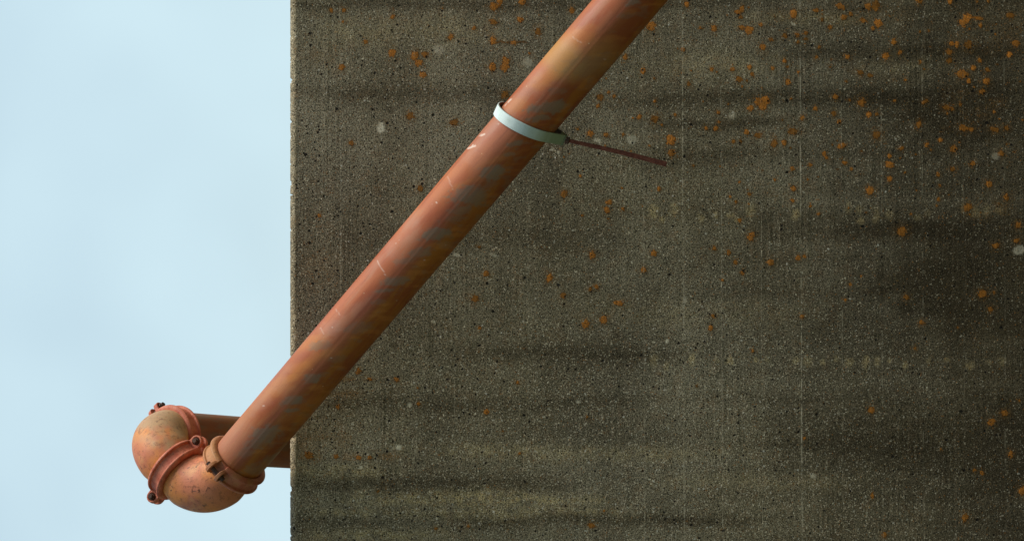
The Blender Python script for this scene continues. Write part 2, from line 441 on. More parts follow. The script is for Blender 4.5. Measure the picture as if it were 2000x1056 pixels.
CHIP = [(743,250,8,9,1),(857,97,12,8,.35),(1030,123,9,9,.4),(1233,272,9,9,.5),(1166,274,6,4,.7),(1090,297,3,3,1),(1079,292,3,3,.7),(779,873,5,5,.9),
(1303,666,3,4,.9),(1430,226,7,7,.4),(1588,928,7,5,.5),(1990,489,9,9,.5),(1550,48,5,3,.5),(1336,590,3,14,.4),(915,375,3,3,.5),(1129,784,4,3,.6),
(800,790,4,4,.6),(705,912,3,3,.9),(893,498,8,3,.6),(965,498,9,3,.5),(846,628,4,3,.6),(1945,305,8,6,.3)]
SM1 = [(1275,412,9,13),(1292,428,5,6),(1315,410,8,14),(1367,426,7,7),(1396,420,4,6),(1425,420,7,5),(1438,428,7,6),(1465,412,9,13),(1553,419,8,10),
(1655,407,6,12),(1676,410,6,8),(1679,432,7,6),(1709,408,8,6),(1710,425,7,9),(1735,418,8,10),(1790,425,9,6),(1810,416,6,7),(1880,405,6,10),(1905,415,10,10),(1925,410,9,12),(1950,412,8,6)]
SM2 = [(1275,702,7,14),(1300,714,5,9),(1350,702,6,11),(1398,703,7,7),(1424,704,8,9),(1475,702,4,5),(1497,701,6,6),(1553,704,6,6),(1576,705,8,11),
(1605,707,5,7),(1632,700,6,6),(1657,707,7,9),(1690,706,7,12),(1712,706,6,9),(1736,704,4,6),(1766,712,5,8),(1812,704,4,6),(1848,702,5,5),(1893,714,8,8),(1930,708,6,5),(1955,705,7,10)]
LINES = [(664,.35),(738,.15),(810,.3),(885,.35),(957,.2),(1029,.3),(1105,.25),(1180,.2),(1256,.5),(1333,.85),(1408,.6),(1486,.45),(1563,1.0),(1643,.5),(1721,.55),(1801,.5),(1881,.3),(1961,.45)]

def wall():
    rs = np.random.RandomState(5)
    # grid in photo pixels on the front face: u down the wall, v along it
    def axis(lo, hi, step, outer):
        core = np.arange(lo, hi + step, step)
        return core
    u = np.concatenate([np.arange(577, 2130, 2.0), np.array([2180, 2260, 2400, 0])])
    u[-1] = 1000 + CAMZ / K + 30               # just under the ground
    vc = np.arange(-240, 1300, 2.0)
    v = np.concatenate([[-9000, -5000, -2500, -1200, -700, -400], vc, [1400, 1700, 2500, 4000, 6500, 9000]])
    # rounded chamfer, top, back: profile of (u, depth offset)
    TH = 0.28
    TU = 565.0
    ch = [(577, 0.0), (573.5, 0.0012), (569.5, 0.0055), (566.5, 0.012), (565.2, 0.020), (565, 0.03)]
    prof = [(u[-1], TH), (565 + 14, TH), (568, TH - 0.004), (565, TH - 0.012)] + [(565, x) for x in (0.20, 0.12, 0.06)] + ch[::-1]
    pu = np.array([p[0] for p in prof[:-1]] + list(u))
    pd = np.array([p[1] for p in prof[:-1]] + [0.0] * len(u))
    nchf = len(prof) - 1
    U, V = np.meshgrid(pu, v, indexing='ij')
    Dp = np.repeat(pd[:, None], len(v), 1)
    front = (np.arange(len(pu)) >= nchf)[:, None] * np.ones_like(U)
    x, y = U.ravel(), V.ravel()
    fr = front.ravel()
    n1 = fbm(x, y, 14, 14, 3); n2 = fbm(x, y, 5, 5, 9, 3); n3 = fbm(x, y, 90, 60, 21, 4); n4 = fbm(x, y, 40, 25, 31, 4)
    # lichen
    li = np.zeros_like(x); lb = np.zeros_like(x); du = np.zeros_like(x)
    L = list(LICH)
    for _ in range(260):       # the smaller ones, thick towards the far end of the wall
        px, py = 1100 + 1020 * rs.rand() ** 0.8, -200 + 620 * rs.rand() ** 1.2
        r = 1.5 + 2.6 * rs.rand() ** 2; L.append((px, py, r, r * (.8 + .5 * rs.rand()), rs.rand() * .8))
    for _ in range(70):
        px, py = 590 + 1500 * rs.rand(), -200 + 1450 * rs.rand()
        r = 1.8 + 2.2 * rs.rand(); L.append((px, py, r, r, rs.rand() * .6))
    for _ in range(30):
        px, py = 900 + 1200 * rs.rand(), -230 + 200 * rs.rand()
        r = 4 + 5 * rs.rand(); L.append((px, py, r, r, rs.rand()))
    for _ in range(25):
        px, py = 2010 + 110 * rs.rand(), 1000 * rs.rand()
        r = 4 + 5 * rs.rand(); L.append((px, py, r, r, rs.rand() * .7))
    idx2 = np.arange(len(x)).reshape(U.shape)
    def local(cx, cy, rx, ry):
        i0, i1 = np.searchsorted(u, cx - rx), np.searchsorted(u, cx + rx)
        j0, j1 = np.searchsorted(v, cy - ry), np.searchsorted(v, cy + ry)
        return idx2[nchf + i0:nchf + i1, j0:j1].ravel()
    for (cx, cy, rx, ry, b) in L:
        ii = local(cx, cy, rx * 2.2 + 2, ry * 2.2 + 2)
        if not len(ii): continue
        bl = blob(x[ii], y[ii], cx, cy, rx, ry, rs.rand() * 0.5, 0.42, n2[ii] * .6 + rs.rand(len(ii)) * .4, 1.3)
        k = bl * (0.62 + 0.38 * min(1, b + .35))
        up = k > li[ii]
        lb[ii[up]] = b
        li[ii] = np.maximum(li[ii], k)
        ii = local(cx, cy, rx * 3.2, ry * 3.2)
        du[ii] = np.maximum(du[ii], 0.38 * blob(x[ii], y[ii], cx, cy, rx * 1.9, ry * 1.9, 0, 0.6, n2[ii], .8))
    def streak(x0, x1, y0, h, amt):
        return amt * sstep(x0 - 8, x0 + 6, x) * (1 - sstep(x1 - 30, x1, x)) * np.exp(-((y - y0 + (n1 - .5) * 8) / h) ** 2)
    li = np.maximum(li, streak(960, 1052, 83, 3.5, .55))
    for s in (streak(665, 800, 741, 6, .9), streak(640, 720, 768, 9, .7), streak(590, 650, 800, 22, .45), streak(585, 790, 892, 8, .8),
              streak(585, 700, 860, 22, .45), streak(1880, 1990, 405, 18, .45), streak(1500, 1580, 255, 14, .3), streak(1840, 1980, 215, 40, .35),
              streak(1480, 1800, 30, 22, .22), streak(1850, 2100, 60, 50, .25), streak(1250, 1300, 60, 30, .4), streak(590, 700, 110, 22, .3), streak(590, 680, 520, 30, .25)):
        du = np.maximum(du, s * sstep(.35, .6, n4))
    # pale smears
    chp = np.zeros_like(x); lt = np.zeros_like(x); dk = np.zeros_like(x)
    for (cx, cy, rx, ry, a) in CHIP:
        chp = np.maximum(chp, a * blob(x, y, cx, cy, rx, ry, .3, .35, n2, 1.0))
    for (cx, cy, rx, ry) in SM1 + SM2:
        lt = np.maximum(lt, (.30 + .40 * rs.rand()) * blob(x, y, cx + 1.5, cy, rx, ry, .1, .5, n2, 1.2))
    # pour bands across the photo, with uneven ends
    def band(y0, h, x0, x1, a):
        k = np.exp(-((y - y0 + (n3 - .5) * 24) / h) ** 2)
        return 1.6 * a * k * sstep(x0 - 90, x0 + 60, x + (n4 - .5) * 160) * (1 - sstep(x1 - 120, x1 + 60, x + (n4 - .5) * 160))
    for b in ((8, 12, 560, 1500, .35), (185, 20, 620, 1050, .30), (195, 20, 1250, 2100, .35), (245, 12, 1280, 1560, .30), (225, 45, 1800, 2200, .55),
              (105, 14, 1550, 2100, .25), (310, 22, 1250, 1500, .25), (465, 22, 700, 1250, .20), (450, 25, 1500, 2100, .28), (690, 18, 940, 1350, .35), (790, 18, 600, 1300, .28),
              (560, 70, 1750, 2200, .38), (835, 35, 1000, 1400, .18), (1015, 14, 900, 1500, .40), (945, 20, 600, 1100, .40), (1020, 22, 560, 800, .25), (860, 70, 1500, 2200, .30), (640, 30, 1500, 2200, .2)):
        dk = np.maximum(dk, band(*b))
    for b in ((40, 14, 1480, 1700, .38), (925, 12, 620, 800, .45), (975, 16, 700, 1180, .50), (1000, 12, 640, 1250, .35), (1045, 14, 650, 900, .45), (880, 14, 850, 1400, .28), (940, 14, 1300, 1700, .18),
              (60, 28, 640, 1000, .18), (125, 25, 1300, 1560, .18), (130, 24, 1700, 1850, .22), (610, 28, 1180, 1600, .14)):
        lt = np.maximum(lt, band(*b) * sstep(.25, .65, n2 * .5 + n1 * .5))
    # dirty runs and clouds, with light falloff painted in as darkening down the wall
    dirt_falloff = sstep(1150, 2150, x + (fbm(x, y, 500, 30, 23, 4) - .5) * 700) * .72 + sstep(1650, 2100, x + (n4 - .5) * 260) * .35
    dk = np.clip(np.maximum(dk, 0) + dirt_falloff * (.62 + .4 * fbm(x, y, 90, 16, 77, 4)), 0, 1)
    for (cx, cy, r, a) in ((762, 214, 6, .7), (1195, 207, 9, .5), (1640, 850, 8, .6), (1730, 655, 10, .5), (1800, 566, 10, .6), (1745, 902, 12, .35), (1205, 660, 12, .4), (1345, 190, 10, .3), (1878, 485, 8, .5), (770, 672, 8, .4), (1328, 163, 5, .5)):
        dk = np.maximum(dk, a * blob(x, y, cx, cy, r, r, 0, .6, n2, .8))
    # chamfer: painted paler, for the sky light on its upward face
    edge = 1 - sstep(577, 580.5, x + (n2 - .5) * 3)
    edge = edge * (0.0 + 0.30 * fbm(x, y, 40, 60, 90, 3)) * (1 - .35 * sstep(.55, .75, n1))
    lt = np.clip(lt + np.where(fr > 0, edge, .10), 0, 1)
    pit = (1 - sstep(640, 1150, x)) * (.45 + .9 * sstep(.35, .65, fbm(x, y, 70, 50, 55, 3))) * (.6 + .5 * sstep(250, 480, y) * (1 - sstep(640, 800, y)))
    pit = np.clip(pit + .12, 0, 1)
    spk = np.clip(sstep(600, 820, y + (n3 - .5) * 250) * (1 - .55 * sstep(1400, 2000, x)) * .8 + .30 * (1 - sstep(1200, 1700, x)) + .1, 0, 1)
    # board joints
    ln = np.zeros_like(x)
    for k, (cx, a) in enumerate(LINES):
        xx = cx + 3.0 * (y - 250) / 700
        prof_l = np.exp(-((x - xx) / 1.15) ** 2)
        var = fbm(y, y * 0 + k * 9.1, 85, 1, 200 + k, 3)
        var2 = fbm(y, y * 0 + k * 9.1, 9, 1, 300 + k, 2)
        sgn = np.where((var > .60) & (cx > 1600), -1.1, 1.0)
        ln = ln + a * prof_l * sgn * sstep(.28, .6, var * .6 + var2 * .4)
    grain_dz = (fbm(x, y, 3.2, 160, 404, 3) - .5) * sstep(.45, .7, fbm(x, y, 60, 140, 505, 2))
    disp = (n2 - .5) * .0009 + grain_dz * .0012 + li * .0007 + ln * .0002 - (n1 - .5) * .0008
    nick = sstep(.55, .8, n2 * .6 + n1 * .4) * .006 * (np.abs(x - 568) < 9)
    px, py = x, y
    co = np.empty((len(x), 3))
    uu = x + np.where((x < 577.1), nick / K, 0)
    co[:, 0] = -(y - 528) * K
    co[:, 1] = DW + Dp.ravel() - np.where(fr > 0, disp, 0) + np.where(x < 577.1, nick * .3, 0)
    co[:, 2] = CAMZ - (uu - 1000) * K
    nu, nv = U.shape
    a = idx2[:-1, :-1].ravel(); b = idx2[1:, :-1].ravel(); c = idx2[1:, 1:].ravel(); d = idx2[:-1, 1:].ravel()
    faces = np.stack([a, b, c, d], 1)
    me = bpy.data.meshes.new('concrete_wall')
    me.vertices.add(len(co)); me.vertices.foreach_set('co', co.astype(np.float32).ravel())
    ncap = 2
    me.loops.add(faces.size + 2 * nu)
    lp = np.concatenate([faces.ravel(), idx2[:, 0][::-1], idx2[:, -1]])
    me.loops.foreach_set('vertex_index', lp.astype(np.int32))
    me.polygons.add(len(faces) + 2)
    st = np.concatenate([np.arange(len(faces)) * 4, [faces.size, faces.size + nu]])
    me.polygons.foreach_set('loop_start', st.astype(np.int32))
    me.polygons.foreach_set('use_smooth', np.concatenate([np.ones(len(faces)), [0, 0]]).astype(bool))
    me.update(calc_edges=True)
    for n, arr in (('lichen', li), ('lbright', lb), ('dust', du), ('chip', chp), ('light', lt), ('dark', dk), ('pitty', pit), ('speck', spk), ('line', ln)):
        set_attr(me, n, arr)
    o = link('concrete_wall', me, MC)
    tag(o, 'weathered dark grey concrete wall with orange lichen spots and faint board lines, behind the diagonal pipe', 'concrete wall')
wall()

# ---------------------------------------------------------------- the pipe run
PR = 0.0572
A3 = W(506, 850, 5.235)
B3 = W(1231, 0, 4.78)
d3 = (B3 - A3).normalized()
def on_axis_px(py):
    lo, hi = -1.0, 2.5
    for _ in range(50):
        t = (lo + hi) / 2
        p = A3 + d3 * t
        if 528 - p.x * F / p.y > py: lo = t
        else: hi = t
    return A3 + d3 * lo
K3 = on_axis_px(907)                       # centre of the lower coupling
C2 = K3 - d3 * 0.106
d2 = D(0.68, 0.60, 0.40)
C1 = C2 - d2 * 0.215
C1 = C1 + D(-1, -.12, 0) * 0.012
d2 = (C2 - C1).normalized()
K2 = C2 - d2 * 0.097
BK = W(566, 867, 5.80)
d1 = (C1 - BK).normalized()
K1 = C1 - d1 * 0.106

def tube_mesh(name, pts, rads, seg, ref, smooth=True, cap=True, ridge=None):
    """sweep a circle along pts; returns mesh in world coords plus (ring, angle) arrays"""
    n = len(pts)
    P = [Vector(p) for p in pts]
    tang = []
    for i in range(n):
        t = (P[min(i + 1, n - 1)] - P[max(i - 1, 0)]).normalized()
        tang.append(t)
    co = []; ang = np.linspace(0, 2 * math.pi, seg, endpoint=False)
    r0 = perp(ref, tang[0])
    for i in range(n):
        r0 = perp(r0, tang[i]); r1 = tang[i].cross(r0)
        for a in ang:
            rr = rads[i] + (ridge(a) if ridge else 0)
            co.append(P[i] + r0 * (rr * math.cos(a)) + r1 * (rr * math.sin(a)))
    faces = []
    for i in range(n - 1):
        for j in range(seg):
            k = (j + 1) % seg
            faces.append((i * seg + j, i * seg + k, (i + 1) * seg + k, (i + 1) * seg + j))
    if cap:
        faces.append(tuple(range(seg))[::-1]); faces.append(tuple((n - 1) * seg + j for j in range(seg)))
    me = bpy.data.meshes.new(name)
    me.from_pydata([tuple(c) for c in co], [], faces)
    me.polygons.foreach_set('use_smooth', [smooth] * len(me.polygons))
    return me, np.array([tuple(c) for c in co])

run = empty('pipe', (K3.x, K3.y, 0))
tag(run, 'salmon and rust brown metal pipe with two elbows, crossing the concrete wall diagonally', 'pipe')

def to_local(me, origin, axis):
    """give a mesh built in world coords a local frame with Z along axis"""
    q = axis.to_track_quat('Z', 'Y')
    M4 = Matrix.Translation(origin) @ q.to_matrix().to_4x4()
    me.transform(M4.inverted())
    return M4

def place(name, me, mat, parent, origin, axis):
    M4 = to_local(me, origin, axis)
    o = link(name, me, mat)
    o.parent = parent
    o.matrix_parent_inverse = parent.matrix_world.inverted()
    o.matrix_world = M4
    return o

def across(x, y):
    """signed offset over the main pipe in photo px, positive to the lower right"""
    # axis line through (506,850) and (1231,0)
    vx, vy = 725.0, -850.0
    L = math.hypot(vx, vy)
    return ((x - 506) * (-vy) - (y - 850) * (-vx) * -1 * -1) / L if False else ((x - 506) * 850 + (y - 850) * 725) / L

def pipe_masks(me, co, main=True):
    x, y = proj(co)
    n1 = fbm(x, y, 60, 60, 11); n2 = fbm(x, y, 18, 7, 12); n3 = fbm(x, y, 6, 6, 13, 3)
    facing = np.ones_like(x)
    e = across(x, y)
    z = np.zeros_like(x)
    if main:
        top_k = 1 - sstep(-4, 22, e + (n1 - .5) * 26 + (n2 - .5) * 14)  # upper side takes the top tone, lower side the darker orange-brown
        top_k = np.clip(top_k * (1 - .45 * sstep(560, 760, y)) + .12 * n1, 0, 1)
        # distance to the camera side: marks only on the near face
        near = co[:, 1] < np.interp(y, [0, 850], [4.78, 5.235]) + .01
        g = z.copy()
        for (cx, cy, rx, ry, a) in ((1008, 280, 16, 5, .8), (993, 302, 15, 4, .6), (962, 337, 26, 14, .85), (919, 385, 34, 19, .75), (900, 410, 20, 9, .5), (850, 457, 30, 11, .8), (818, 492, 24, 8, .6), (790, 510, 20, 7, .5),
                (772, 549, 24, 9, .8), (752, 567, 18, 4, .7), (735, 590, 16, 5, .4), (610, 738, 19, 8, .85), (573, 782, 22, 9, .85), (567, 801, 14, 4, .8), (520, 846, 30, 16, .75), (500, 866, 24, 10, .6), (478, 885, 20, 8, .4), (625, 675, 22, 9, .55), (700, 640, 26, 10, .4), (660, 700, 20, 6, .3),
                (1073, 210, 36, 11, .85), (1052, 230, 26, 6, .8), (1234, 5, 16, 6, .8), (1214, 30, 12, 5, .5), (1260, -40, 30, 9, .7), (1090, 178, 20, 6, .4), (1150, 130, 48, 20, .30), (885, 428, 24, 6, .4), (960, 360, 14, 6, .4), (540, 900, 26, 12, .6), (500, 915, 24, 10, .5)):
            g = np.maximum(g, a * blob(x, y, cx, cy, rx, ry, -.14, .30, n2 * .35 + n3 * .5 + n1 * .15, 2.6))
        g = np.maximum(g, .35 * sstep(.58, .72, n2) * sstep(5, 20, e))
        oc = np.maximum(.95 * blob(x, y, 1105, 115, 60, 34, .55, .55, n1, .6), .5 * blob(x, y, 1160, 118, 56, 30, -.5, .5, n1, .6))
        og = z.copy()
        for (cx, cy, rx, ry, a) in ((1125, 78, 45, 22, .7), (1075, 150, 40, 14, .6), (1055, 165, 16, 10, .4), (1010, 205, 22, 14, .45), (610, 668, 34, 12, .55), (588, 716, 32, 10, .6), (560, 740, 30, 10, .6), (640, 690, 28, 10, .5), (545, 760, 34, 14, .4), (880, 340, 30, 10, .25), (800, 420, 30, 8, .2), (860, 380, 18, 24, .2),
                                    (600, 790, 40, 12, .35), (930, 320, 30, 30, .2), (970, 312, 50, 6, .45), (930, 350, 50, 6, .4), (560, 815, 40, 8, .35)):
            og = np.maximum(og, a * blob(x, y, cx, cy, rx, ry, -.35, .6, n2, .9))
        og = np.maximum(og, .45 * sstep(.5, .68, fbm(x + y * .3, y, 40, 9, 66, 3)) * sstep(2, 20, e))
        hz = np.maximum(.8 * blob(x, y, 650, 640, 26, 14, -.8, .7, n2, .9), .45 * blob(x, y, 450, 858, 34, 44, .5, .7, n1, .5))
        hz = np.maximum(hz, .35 * sstep(.45, .65, n1) * (1 - sstep(-20, 5, e)))
        sm = np.exp(-((e - 6 + 2 * np.sin(y / 90)) / 2.2) ** 2) * sstep(.3, .6, fbm(y, y * 0, 40, 1, 99, 3)) + .5 * np.exp(-((e + 1) / 1.3) ** 2) * sstep(.5, .7, fbm(y, y * 0, 60, 1, 98, 3))
        wh = z.copy()
        for (x0, y0, x1, y1, r, a) in ((736, 508, 743, 520, 1.1, .55), (743, 520, 753, 537, 1.0, .5), (656, 604, 663, 614, 1.2, .35), (626, 640, 632, 652, 1.4, .3), (914, 290, 928, 285, 1.8, .95), (919, 289, 924, 283, 1.4, .9), (940, 265, 946, 262, 1.8, .95), (936, 266, 940, 262, 1.0, .7),
                (852, 395, 852.5, 396, 1.8, .95), (843, 399, 843.5, 399, 1.0, .8), (874, 345, 879, 357, 1.5, .3), (879, 358, 885, 370, 1.2, .25), (992, 200, 998, 194, 1.7, .9), (986, 207, 989, 203, 1.2, .8), (779, 469, 779, 470, 1.1, .6), (773, 475, 773, 476, 1.1, .6), (828, 508, 829, 508, 1.2, .55),
                (646, 699, 647, 699, 1.3, .7), (513, 792, 516, 792, 1.2, .6), (648, 639, 649, 639, 1.0, .6), (972, 242, 973, 243, 1.1, .8), (1118, 72, 1128, 80, 1.2, .3), (1128, 80, 1137, 84, 1.2, .35), (1180, 115, 1183, 118, 1.2, .4), (870, 478, 871, 478, 1.0, .4)):
            vx, vy = x1 - x0, y1 - y0
            t = np.clip(((x - x0) * vx + (y - y0) * vy) / (vx * vx + vy * vy + 1e-6), 0, 1)
            dd = np.hypot(x - x0 - t * vx, y - y0 - t * vy) + (n3 - .4) * 1.0; r *= .85
            wh = np.maximum(wh, a * (1 - sstep(r * .6, r * 1.5, dd)))
        for arr in (g, oc, og, hz, sm, wh): arr[~near] = 0
    else:
        top_k = .35 + .3 * n1; g = .5 * sstep(.45, .6, n2); oc = .25 * n1 * (y < 850); og = .3 * sstep(.5, .7, n1); hz = z; sm = z; wh = z
    for n, a in (('top_tone', top_k), ('grey', np.clip(g, 0, 1)), ('ochre', oc), ('orange', np.clip(og, 0, 1)), ('haze', np.clip(hz, 0, 1)), ('seam', np.clip(sm, 0, 1)), ('white', wh)):
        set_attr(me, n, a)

# main pipe: from the lower coupling, across the frame and on down to the ground
camdir = Vector((0, -1, 0))
t_end = (K3.z + 0.02) / -d3.z
ts = np.concatenate([np.arange(0.004, 1.62, 0.0026), np.linspace(1.66, t_end, 24)])
def weld(a):                              # the weld line runs along the camera side
    a = (a + math.pi) % (2 * math.pi) - math.pi
    return 0.0002 * math.exp(-((a - WA) / 0.035) ** 2) - 0.00015 * math.exp(-((a - WA + .09) / 0.04) ** 2)
# angle of the weld: a little to the lower right of the middle
rr0 = perp(camdir, d3); rr1 = d3.cross(rr0)
lr = D(0.76, 0.65, 0)
WA = 0.10 * (1 if rr1.dot(lr) > 0 else -1)
me, co = tube_mesh('pipe_section', [K3 + d3 * t for t in ts], [PR] * len(ts), 200, camdir, ridge=weld)
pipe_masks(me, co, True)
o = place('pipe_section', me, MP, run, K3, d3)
o['label'] = 'long salmon pink and rust brown pipe section'
# the section behind the wall
t_end = (K1.z + 0.02) / d1.z
ts = np.concatenate([np.linspace(0.004, 0.8, 90), np.linspace(0.85, t_end, 20)])
me, co = tube_mesh('pipe_section', [K1 - d1 * t for t in ts], [PR] * len(ts), 96, camdir)
pipe_masks(me, co, False)
o = place('pipe_section', me, MPB, run, K1, d1)
o['label'] = 'shaded brown pipe section running down behind the wall'

def elbow(Cc, din, dout, mat, label, kind, Ti, To, Rb=0.092):
    th = din.angle(dout)
    ta = Rb * math.tan(th / 2)
    pts = []; rad = []
    st = Cc - din * Ti; en = Cc + dout * To
    a0 = Cc - din * ta; a1 = Cc + dout * ta
    nrm = din.cross(dout).normalized()
    cen = a0 + nrm.cross(din).normalized() * Rb
    v0 = a0 - cen
    for t in np.linspace(0, 1, 5)[:-1]: pts.append(st.lerp(a0, t)); rad.append(PR + .0003)
    for t in np.linspace(0, 1, 46):
        q = Matrix.Rotation(th * t, 3, nrm)
        pts.append(cen + q @ v0)
        s = min(1, math.sin(math.pi * t) * 2.2)
        rad.append(PR + 0.0003 + 0.0045 * s)
    for t in np.linspace(0, 1, 5)[1:]: pts.append(a1.lerp(en, t)); rad.append(PR + .0003)
    me, co = tube_mesh('elbow', pts, rad, 144, perp(camdir, din))
    x, y = proj(co)
    n1 = fbm(x, y, 30, 30, 41); n2 = fbm(x, y, 9, 9, 42)
    if kind == 1:
        be = sstep(.30, .85, .5 + (862 - y + (x - 300) * .15) / 100 + (n1 - .5) * 1.1 + (n2 - .5) * .4)
        pk = .8 * blob(x, y, 268, 880, 18, 22, .3, .7, n1, .8)
    else:
        be = z = np.zeros_like(x)
        pk = np.maximum(.9 * blob(x, y, 395, 950, 48, 22, .1, .6, n1, .9), .8 * blob(x, y, 440, 975, 60, 26, .2, .6, n1, .6))
    set_attr(me, 'beige', be); set_attr(me, 'pink', pk)
    o = place('elbow', me, mat, run, Cc, dout)
    o['label'] = label
    return o, BVHTree.FromPolygons([tuple(c) for c in co], [tuple(p.vertices) for p in me.polygons])

e1, bv1 = elbow(C1, d1, d2, ME1, 'beige topped elbow farthest from the wall', 1, .103, (C2 - C1).length - .100)
e2, bv2 = elbow(C2, d2, d3, ME2, 'ochre and pink elbow below, joined to the long pipe', 2, .094, .103)

def strokes(bvh, polys, parent, mat, rad, name='cast_mark'):
    """raised cast marks: thin beads lying on a surface, drawn at photo pixels"""
    bm = bmesh.new()
    camp = Vector((0, 0, CAMZ))
    for pl in polys:
        P = []
        for (a, b) in zip(pl[:-1], pl[1:]):
            for t in np.linspace(0, 1, 4)[:-1]:
                P.append((a[0] + (b[0] - a[0]) * t, a[1] + (b[1] - a[1]) * t))
        P.append(pl[-1])
        hits = []
        for (px, py) in P:
            dr = (W(px, py, 5) - camp).normalized()
            h = bvh.ray_cast(camp, dr)
            if h[0] is not None: hits.append(h[0])
        if len(hits) < 2: continue
        prev = None
        for i, p in enumerate(hits):
            t = (hits[min(i + 1, len(hits) - 1)] - hits[max(i - 1, 0)]).normalized()
            a = perp(camdir, t); b = t.cross(a)
            ring = [bm.verts.new(p + a * (rad * math.cos(k * math.pi / 3)) + b * (rad * math.sin(k * math.pi / 3))) for k in range(6)]
            if prev:
                for k in range(6): bm.faces.new((prev[k], prev[(k + 1) % 6], ring[(k + 1) % 6], ring[k]))
            else: bm.faces.new(ring[::-1])
            prev = ring
        bm.faces.new(prev)
    me = bpy.data.meshes.new(name); bm.to_mesh(me); bm.free()
    if len(me.vertices): place(name, me, mat, parent, parent.matrix_world.translation.copy(), Vector((0, 0, 1)))
MK = mat_simple('cast lettering in rusty paint', (0.15, 0.055, 0.028), (0.25, 0.10, 0.05), 200, 0.7)
# small casting characters as on the photo's elbow: a bar and crossbar, a 9, an inverted V
bpy.context.view_layer.update()
strokes(bv2, [[(375, 954), (375, 961)], [(375, 958), (383, 958)],
              [(388, 958.5), (386.3, 957), (387.5, 955), (389.5, 955.5), (389.5, 958), (388.5, 960.5), (386.5, 960.5)],
              [(402, 959), (406, 949.5), (410, 954)]], e2, MK, 0.0007)
rw = []
for k, ch in enumerate('TELBOWAN'):
    x0 = 359 + k * 3.1
    rw += {0: [[(x0, 948), (x0, 952)], [(x0, 948), (x0 + 2, 948)]], 1: [[(x0, 948), (x0, 952)], [(x0, 950), (x0 + 2, 950)]],
           2: [[(x0, 948.5), (x0 + 1.6, 951.5)]]}[k % 3]
strokes(bv2, rw, e2, MK, 0.00035)
rw = []
for k in range(6):
    a = (334 + k * 2.1, 936 - k * 1.8)
    rw.append([a, (a[0] + 1.6, a[1] + 2.6)] if k % 2 else [a, (a[0] + .4, a[1] + 3)])
strokes(bv2, rw, e2, MK, 0.00035)

# ---- grooved couplings
def ring_half(bm, P, ax, e0, e1, a0, a1, prof, seg=44):
    rows = []
    n = len(prof)
    for i in range(seg + 1):
        a = a0 + (a1 - a0) * i / seg
        rd = e0 * math.cos(a) + e1 * math.sin(a)
        rows.append([bm.verts.new(P + ax * t + rd * r) for (t, r) in prof])
    for i in range(seg):
        for j in range(n):
            k = (j + 1) % n
            bm.faces.new((rows[i][j], rows[i + 1][j], rows[i + 1][k], rows[i][k]))
    bm.faces.new(rows[0]); bm.faces.new(rows[-1][::-1])

def ear(bm, P, ax, rd, tg, off, thick, flare):
    """bolt pad: a rounded plate standing on the ring, its hole facing along the ring"""
    w, r0, r1 = 0.0150, 0.062, 0.0785
    out = [(-w - .003, r0), (-w, r1 - .008)]
    for k in range(9):
        a = math.pi * (1 - k / 8)
        out.append((w * math.cos(a), r1 + w * 0.95 * math.sin(a)))
    out += [(w, r1 - .008), (w + .003, r0)]
    a = [bm.verts.new(P + ax * t + rd * r + tg * off) for t, r in out]
    b = [bm.verts.new(P + ax * t * .92 + rd * (r - .001) + tg * (off + thick)) for t, r in out]
    # sunken pocket round the bolt on the outer face
    cr = r1
    hole_o = [bm.verts.new(P + ax * (0.0092 * math.cos(k * math.pi / 8)) + rd * (cr + 0.0092 * math.sin(k * math.pi / 8)) + tg * (off + thick)) for k in range(16)]
    hole_i = [bm.verts.new(P + ax * (0.0092 * math.cos(k * math.pi / 8)) + rd * (cr + 0.0092 * math.sin(k * math.pi / 8)) + tg * (off + thick * .35)) for k in range(16)]
    n = len(out)
    for j in range(n):
        k = (j + 1) % n
        bm.faces.new((a[j], a[k], b[k], b[j]))
    bm.faces.new(a[::-1])
    for k in range(16):
        l = (k + 1) % 16
        bm.faces.new((hole_o[k], hole_o[l], hole_i[l], hole_i[k]))
    bm.faces.new(hole_i)
    ed = [bm.edges.get((b[j], b[(j + 1) % n])) for j in range(n)] + [bm.edges.get((hole_o[k], hole_o[(k + 1) % 16])) for k in range(16)]
    bmesh.ops.triangle_fill(bm, use_beauty=True, edges=ed)

def cyl(bm, p0, p1, r, seg, ref):
    t = (p1 - p0).normalized(); a = perp(ref, t); b = t.cross(a)
    A = [bm.verts.new(p0 + (a * math.cos(2 * math.pi * k / seg) + b * math.sin(2 * math.pi * k / seg)) * r) for k in range(seg)]
    B = [bm.verts.new(p1 + (a * math.cos(2 * math.pi * k / seg) + b * math.sin(2 * math.pi * k / seg)) * r) for k in range(seg)]
    for k in range(seg): bm.faces.new((A[k], A[(k + 1) % seg], B[(k + 1) % seg], B[k]))
    bm.faces.new(A[::-1]); bm.faces.new(B)

